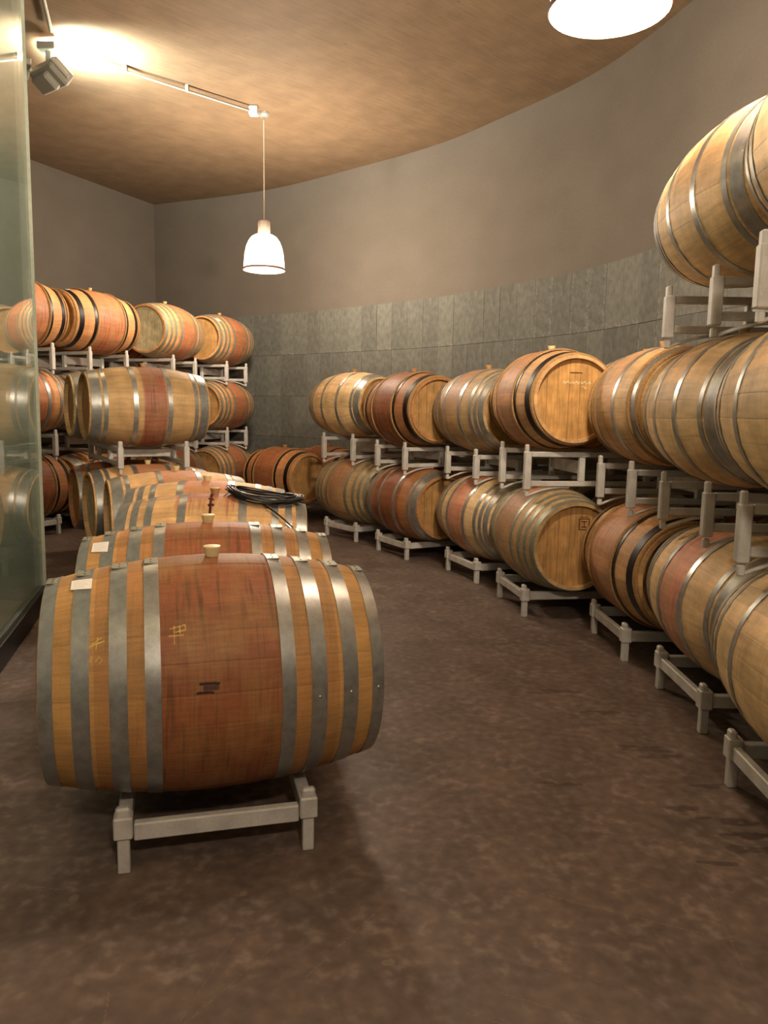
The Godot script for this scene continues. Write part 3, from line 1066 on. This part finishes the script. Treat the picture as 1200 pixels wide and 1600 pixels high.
func rivet(m: Dictionary, v: float, th: float, r: float, s: float):
	var b := Basis(Vector3.RIGHT, th)
	for k in 8:
		var a0 := TAU * k / 8
		var a1 := TAU * (k + 1) / 8
		var p0 := Vector3(v, 0, 0) + b * Vector3(s * cos(a0), r, s * sin(a0))
		var p1 := Vector3(v, 0, 0) + b * Vector3(s * cos(a1), r, s * sin(a1))
		var top := Vector3(v, 0, 0) + b * Vector3(0, r + s * 0.5, 0)
		tri(m, top, p0, p1, b * Vector3.UP, b * Vector3(cos(a0), 0.6, sin(a0)).normalized(), b * Vector3(cos(a1), 0.6, sin(a1)).normalized())

# ------------------------------------------------------------------ racks
const HALF := 0.262    # from the rack's middle to each frame
const OUT := 0.25      # from a barrel's middle to the outer post
const PITCH := 0.70    # between barrels on one rack

# a low rack on the floor: x, z under the front barrel; n barrels, each further one PITCH behind. top: height of the rails the barrels lie on
func floor_rack(label: String, x: float, z: float, yaw: float, top := 0.152, n := 2, group := "low racks on the floor"):
	var t := thing("barrel_rack", label, "rack", Vector3(x, 0, z), -deg_to_rad(yaw), group)
	var z0 := OUT
	var z1 := -PITCH * (n - 1) - OUT
	for s in [-1.0, 1.0]:
		for zz in [z0, z1]:
			var m := nm()
			cbox(m, Vector3(HALF * s, 0.052, zz), Vector3(0.034, 0.104, 0.034), 0.003)
			cbox(m, Vector3(HALF * s, (top + 0.125) / 2, zz), Vector3(0.052, top - 0.085 + 0.0, 0.052), 0.004)
			cbox(m, Vector3(HALF * s, top + 0.022, zz + (0.008 if zz > 0 else -0.008)), Vector3(0.040, 0.05, 0.026), 0.006)
			part(t, "leg", done(m), M.rack)
		var r := nm()
		cbox(r, Vector3(HALF * s, top - 0.027, (z0 + z1) / 2), Vector3(0.04, 0.052, z0 - z1 - 0.056), 0.004)
		part(t, "long_rail", done(r), M.rack)
	for zz in [z0, z1]:
		var r2 := nm()
		cbox(r2, Vector3(0, top - 0.030, zz), Vector3(2 * HALF - 0.056, 0.052, 0.03), 0.004)
		part(t, "cross_rail", done(r2), M.rack)

# a stacking rack between two tiers: low: height of the lower barrel's top under the frames, top: height of the rails for the upper barrels
func stack_rack(label: String, x: float, z: float, yaw: float, low: float, top: float, n := 2, group := "stacking racks between the tiers"):
	var t := thing("stacking_rack", label, "rack", Vector3(x, low, z), -deg_to_rad(yaw), group)
	var hgt := top - low
	var z0 := OUT
	var z1 := -PITCH * (n - 1) - OUT
	for s in [-1.0, 1.0]:
		for zz in [z0, z1]:
			var m := nm()
			cbox(m, Vector3(HALF * s, (hgt - 0.02) / 2, zz), Vector3(0.044, hgt + 0.02, 0.044), 0.005)
			cbox(m, Vector3(HALF * s, hgt + 0.017, zz + (0.006 if zz > 0 else -0.006)), Vector3(0.034, 0.056, 0.024), 0.006)
			cbox(m, Vector3(HALF * s, -0.047, zz), Vector3(0.026, 0.04, 0.026), 0.005)
			part(t, "post", done(m), M.rack)
		for k in n:
			for sd in ([-1.0, 1.0] if n > 1 else [-1.0]):
				if n > 1 and ((k == 0 and sd > 0) or (k == n - 1 and sd < 0 and n > 1)):
					continue
				var zi: float = -PITCH * k + 0.12 * sd
				var mi := nm()
				cbox(mi, Vector3(HALF * s, hgt / 2 - 0.002, zi), Vector3(0.036, hgt - 0.072, 0.04), 0.004)
				part(t, "inner_post", done(mi), M.rack)
		for yy in [hgt - 0.018, 0.019]:
			var r := nm()
			cbox(r, Vector3(HALF * s, yy, (z0 + z1) / 2), Vector3(0.034, 0.034, z0 - z1 - 0.048), 0.004)
			part(t, "upper_rail" if yy > 0.05 else "lower_rail", done(r), M.rack)
		# bent rods that hug the barrel below
		for zz in [z0, z1]:
			var sg := 1.0 if zz > 0 else -1.0
			var pts := []
			var cz: float = zz - sg * OUT
			for k in 9:
				var f := k / 8.0
				var dz := lerpf(OUT - 0.012, -0.04, f)
				pts.append(Vector3(HALF * s, -0.060 * pow(maxf(dz, 0.0) / OUT, 2.0) - 0.004, cz + sg * dz))
			var rm := nm()
			tube(rm, pts, 0.0075, 6)
			part(t, "saddle_rod", done(rm), M.rack)
	for k in n:
		var zi2: float = -PITCH * k + (-0.12 if k < n - 1 or n == 1 else 0.12)
		var pm := nm()
		cbox(pm, Vector3(0, hgt * 0.55, zi2), Vector3(2 * HALF - 0.038, minf(hgt * 0.42, 0.085), 0.012), 0.002)
		part(t, "cross_plate", done(pm), M.rack)

func off(x: float, z: float, yaw: float, k: float) -> Vector2:
	# the place k metres behind (x, z), across the barrels
	var a := deg_to_rad(yaw)
	return Vector2(x + sin(a) * k, z - cos(a) * k)

const REST := 0.327   # radius of a barrel where it lies on the rack

# radius of a standard barrel where a frame of a rack meets it, when rack and barrel are s apart along the axis
func meet(s: float) -> float:
	return prof_r(maxf(HALF - 0.02 - absf(s), 0.0), 0.338, 0.93) + 0.0025

func stack_between(label: String, lo: Array, up: Array):
	# lo, up: x, z, yaw, height of the axis
	var yaw: float = (lo[2] + up[2]) / 2
	var a := deg_to_rad(yaw)
	var x: float = (lo[0] + up[0]) / 2
	var z: float = (lo[1] + up[1]) / 2
	var half: float = ((up[0] - lo[0]) * cos(a) + (up[1] - lo[1]) * sin(a)) / 2.0
	stack_rack(label, x, z, yaw, lo[3] + meet(half) + 0.013, up[3] - meet(half) - 0.003)

func racks_and_barrels():
	# ---- the centre row
	var b := {"staves": true, "R": 0.36, "L": 0.95, "hoops": "eight", "rivets": true, "bung": "bung"}
	floor_rack("low grey steel rack under the chalk-marked barrel heading the centre row", -0.53, -2.36, -15, 0.149, 2, "")
	barrel("red-stained oak barrel with yellow chalk marks and a paper label, heading the centre row", -0.53, -2.36, -17, 0.497, b.merged({"wood": "c1", "paper": [-0.400, -0.343, 0.20, 0.37]}))
	barrel("red-stained oak barrel with paper label, directly behind the chalk-marked barrel", -0.705, -3.075, -13, 0.496, b.merged({"wood": "c2", "paper": [-0.425, -0.365, 0.30, 0.50]}))
	b = {"staves": true, "R": 0.337, "L": 0.95, "hoops": "bright", "bung": "bung"}
	floor_rack("low grey steel rack under the barrel carrying the coiled cable", -0.95, -4.06, -8, 0.188, 2, "")
	barrel("pale oak barrel with a dark wine drip below its bung, carrying coiled black cable", -0.89, -4.05, -8, 0.527, b.merged({"wood": "c3", "bung": "bung_brown"}, true))
	barrel("pale oak barrel directly behind the one carrying the coiled cable", -1.10, -4.79, -9, 0.527, b.merged({"wood": "c4", "head_far": "head_white"}))
	floor_rack("short low grey steel rack under the white-headed barrel behind the cable's neighbour", -1.50, -5.56, -25, 0.190, 1, "")
	barrel("pale oak barrel with whitish head, second behind the one carrying coiled cable", -1.50, -5.56, -25, 0.523, b.merged({"wood": "c4", "head_far": "head_white", "hoops": "six"}, true))
	floor_rack("low grey steel rack under the stacked pair in the centre row", -1.96, -6.40, -31, 0.172, 2, "")
	barrel("pale oak barrel with whitish head, directly below the pink-banded stacked barrel", -1.96, -6.40, -31, 0.505, b.merged({"wood": "c4", "head_far": "head_white", "hoops": "six"}, true))
	barrel("red-brown oak barrel on a low rack below the rear stacked barrel", -2.32, -7.00, -31, 0.506, {"R": 0.33, "L": 0.95, "wood": "redbrown", "hoops": "thin"})
	stack_rack("grey stacking rack carrying the pink-banded barrel over the centre row", -1.98, -6.43, -31, 0.505 + 0.3235 + 0.014, 1.308 - 0.316, 2, "")
	b = {"staves": true, "R": 0.326, "L": 0.95, "hoops": "six"}
	barrel("tan oak barrel with a pink middle band, stacked on the centre row", -2.00, -6.46, -31, 1.308, b.merged({"wood": "pink"}))
	barrel("tan oak barrel with bright end hoops, stacked behind the pink-banded barrel", -2.36, -7.06, -31, 1.308, {"R": 0.326, "L": 0.95, "hoops": "six", "wood": "pale"})
	# ---- the row along the curved wall: [x, z, yaw, height of the axis]
	var rear := "rear barrels against the curved wall"
	var low := [
		["tan oak barrel with dull hoops on the floor rack beside the lone unstacked barrel", -0.24, -8.05, 52.0, 0.480, "dull", "tan", {}],
		["red-streaked oak barrel on the floor rack below the red-brown black-hooped barrel", 0.30, -7.13, 61.0, 0.480, "six", "redbrown", {}],
		["pink-stained oak barrel on the floor rack beside the barrel with a branded head", 0.87, -6.21, 70.0, 0.480, "bright", "redtop", {}],
		["tan oak barrel with a square brand stamped on its head, on the floor rack", 1.13, -5.22, 81.0, 0.492, "dull", "tan", {"head_near": "head_brand"}],
		["rosy oak barrel with black hoops on the floor rack after the branded barrel", 1.545, -4.31, 87.4, 0.490, "black", "rose", {}],
		["pale oak barrel with a bright red wine stain round its bung, on the floor rack", 1.60, -3.36, 90.5, 0.492, "six", "redtop", {}],
		["cream oak barrel with thin hoops on the floor rack after the red-stained pale one", 1.50, -2.36, 92.0, 0.490, "thin", "pale", {}],
	]
	var mid := [
		["clean pale oak barrel ending the second tier by the curved wall", -0.33, -8.24, 52.0, 1.372, "six", "pale", {}],
		["red-brown oak barrel with black hoops, second tier, next to the clean end barrel", 0.25, -7.16, 63.0, 1.330, "black", "redbrown", {}],
		["faded pinkish oak barrel with pale hoops, second tier, next to the chalk-written head", 0.825, -6.355, 70.0, 1.325, "bright", "tan", {}],
		["rosy oak barrel with black hoops and chalk writing on its head, second tier", 1.13, -5.42, 81.0, 1.405, "black", "rose", {"head_near": "head_chalk"}],
		["orange oak barrel with rough wooden end hoops, second tier, after the chalk-written head", 1.575, -4.49, 88.0, 1.362, "rough", "amber", {}],
		["honey oak barrel with broad end hoops, second tier, above the red-stained one", 1.58, -3.51, 91.0, 1.338, "six", "pale", {}],
		["cream oak barrel with thin hoops on the second tier above the cream floor barrel", 1.47, -2.40, 91.4, 1.345, "thin", "pale", {}],
	]
	var high := [
		["honey oak barrel with broad steel end hoops, third tier, its far end free", 1.51, -3.29, 90.0, 2.196, "six", "pale", {}],
		["cream oak barrel with thin hoops, third tier, above two more cream barrels", 1.48, -2.32, 91.5, 2.205, "thin", "pale", {}],
	]
	# the lone barrel at the far end of the row, and the one behind it
	floor_rack("low grey steel rack under the lone unstacked black-hooped barrel", -1.20, -9.30, 45, 0.193, 2)
	barrel("orange oak barrel with black hoops and nothing stacked on it, in the far corner", -1.20, -9.30, 45, 0.522, {"wood": "orange", "hoops": "black"})
	var q := off(-1.20, -9.30, 45, PITCH)
	barrel("orange oak barrel tucked behind the lone unstacked black-hooped barrel", q.x, q.y, 45, 0.522, {"wood": "redbrown", "hoops": "black"})
	var woods := ["redbrown", "orange", "tan", "rose", "redbrown", "redtop", "pale"]
	var low_is := ["dull-hooped barrel at the row's far end", "red-streaked barrel", "pink-stained barrel with bright hoops", "barrel with the branded head", "rosy black-hooped floor barrel", "pale barrel with bright red wine stain", "cream floor barrel with thin hoops"]
	var mid_is := ["clean pale end barrel", "red-brown black-hooped barrel", "faded pinkish barrel", "barrel with chalk on its head", "barrel with rough wooden hoops", "honey barrel with broad end hoops", "cream barrel with thin hoops"]
	var high_is := ["honey barrel with broad end hoops", "cream barrel with thin hoops"]
	for k in low.size():
		var f: Array = low[k]
		floor_rack("low grey steel floor rack under the " + low_is[k], f[1], f[2], f[3], f[4] - REST)
		var near: bool = f[2] > -7.5
		barrel(f[0], f[1], f[2], f[3], f[4], {"hoops": f[5], "wood": f[6], "staves": near, "bung": "bung" if k == 5 else "bung_brown"}.merged(f[7]))
		q = off(f[1], f[2], f[3], PITCH)
		barrel("oak barrel close to the curved wall, behind the " + low_is[k], q.x, q.y, f[3], f[4], {"hoops": ["six", "dull", "thin"][k % 3], "wood": woods[k], "group": rear})
	for k in mid.size():
		var f: Array = mid[k]
		var lo: Array = low[k]
		stack_between("grey stacking rack under the second-tier " + mid_is[k], lo.slice(1, 5), f.slice(1, 5))
		barrel(f[0], f[1], f[2], f[3], f[4], {"hoops": f[5], "wood": f[6], "staves": k > 0, "bung": "bung_brown" if k != 3 else "bung"}.merged(f[7]))
		q = off(f[1], f[2], f[3], PITCH)
		barrel("second-tier oak barrel close to the curved wall, behind the " + mid_is[k], q.x, q.y, f[3], f[4], {"hoops": ["thin", "six", "dull"][k % 3], "wood": woods[(k + 2) % 7], "group": rear})
	for k in high.size():
		var f: Array = high[k]
		var lo: Array = mid[k + 5]
		stack_between("grey stacking rack under the third-tier " + high_is[k], lo.slice(1, 5), f.slice(1, 5))
		barrel(f[0], f[1], f[2], f[3], f[4], {"hoops": f[5], "wood": f[6], "staves": true})
		q = off(f[1], f[2], f[3], PITCH)
		barrel("third-tier oak barrel close to the curved wall, behind the " + high_is[k], q.x, q.y, f[3], f[4], {"hoops": "six", "wood": "pale", "group": rear})
	# ---- the three tiers along the flat wall on the left
	var cols := [[-3.68, -7.74, -64.0], [-3.24, -8.64, -64.0], [-2.70, -9.62, -75.0], [-2.26, -10.66, -72.0]]
	var names := ["by the glass partition", "with the paper tag on top", "with grey head and steel hoops", "ending at the curved wall"]
	var tiers := [[0.482, "floor tier"], [1.345, "second tier"], [2.208, "third tier"]]
	var tw := [["redbrown", "orange", "redbrown", "orange"], ["orange", "tan", "tan", "orange"], ["orange", "orange", "orange", "orange"]]
	var th := [["black", "six", "dull", "dull"], ["bright", "six", "dull", "dull"], ["black", "black", "dull", "dull"]]
	for k in 4:
		for r in 3:
			var c: float = tiers[r][0]
			var o := {"wood": tw[r][k], "hoops": th[r][k]}
			if r == 2 and k == 1:
				o.paper = [-0.37, -0.33, 0.12, 0.26]
			if r == 2 and k == 3:
				o.paper = [-0.40, -0.34, 0.55, 0.75]
			if r == 2 and k == 2:
				o.head_far = "head_white"
			var txt: String = "oak barrel at the flat wall, " + tiers[r][1] + ", column " + names[k]
			if r == 2:
				txt = ["orange oak barrel with black hoops, third tier at the flat wall, by the glass partition", "reddish oak barrel with black hoops and paper tag, third tier at the flat wall", "orange oak barrel with grey head and steel hoops, third tier at the flat wall", "orange oak barrel with white paper label, third tier, ending at the curved wall"][k]
			barrel(txt, cols[k][0], cols[k][1], cols[k][2], c, o)
			var q2 := off(cols[k][0], cols[k][1], cols[k][2], PITCH)
			barrel("rear oak barrel at the flat wall, " + tiers[r][1] + ", column " + names[k], q2.x, q2.y, cols[k][2], c, {"wood": tw[r][(k + 1) % 4], "hoops": th[r][(k + 2) % 4], "group": "rear barrels along the flat wall"})
			if r == 0:
				floor_rack("low grey floor rack at the flat wall, column " + names[k], cols[k][0], cols[k][1], cols[k][2], c - REST)
			else:
				stack_rack("grey stacking rack under the flat wall's " + tiers[r][1] + ", column " + names[k], cols[k][0], cols[k][1], cols[k][2], tiers[r - 1][0] + meet(0.0) + 0.013, c - meet(0.0) - 0.003)

# ------------------------------------------------------------------ the coiled cable on the third barrel of the centre row
func cable():
	var R := 0.337
	var L := 0.95
	var base := Vector3(-0.89, 0.527, -4.05)
	var t := thing("cable_coil", "coil of thin black cable draped over the wine-dripped barrel", "cable", base, deg_to_rad(8.0))
	var r2 := RandomNumberGenerator.new()
	r2.seed = 9
	var m := nm()
	for k in 16:
		var pts := []
		var v0 := 0.262 + r2.randf_range(-0.012, 0.012)
		var av := 0.18 + r2.randf_range(-0.025, 0.02)
		var th0 := 0.03 + r2.randf_range(-0.03, 0.03)
		var bt := (0.40 if k > 1 else 0.22) + r2.randf_range(-0.06, 0.07)
		var lift := 0.0145 + 0.0018 * k
		var ph := r2.randf_range(0, TAU)
		for s in 36:
			var a := TAU * s / 36
			var v := v0 + av * cos(a)
			var th := th0 + bt * sin(a) + 0.02 * sin(3.0 * a + ph)
			var rr := prof_r(clampf(v, -0.47, 0.47), R, L) + lift + 0.004 * sin(2.0 * a + ph)
			pts.append(surf(v, th, rr))
		tube(m, pts, 0.0042, 5, true)
	part(t, "loops", done(m), M.cable)
	m = nm()
	var tail := []
	for s in 14:
		var f := s / 13.0
		var v2 := lerpf(0.235, 0.43, f)
		tail.append(surf(v2, lerpf(0.42, 0.98, f), prof_r(v2, R, L) + 0.0095 + 0.01 * sin(f * PI)))
	tube(m, tail, 0.0045, 6)
	part(t, "loose_end", done(m), M.cable)
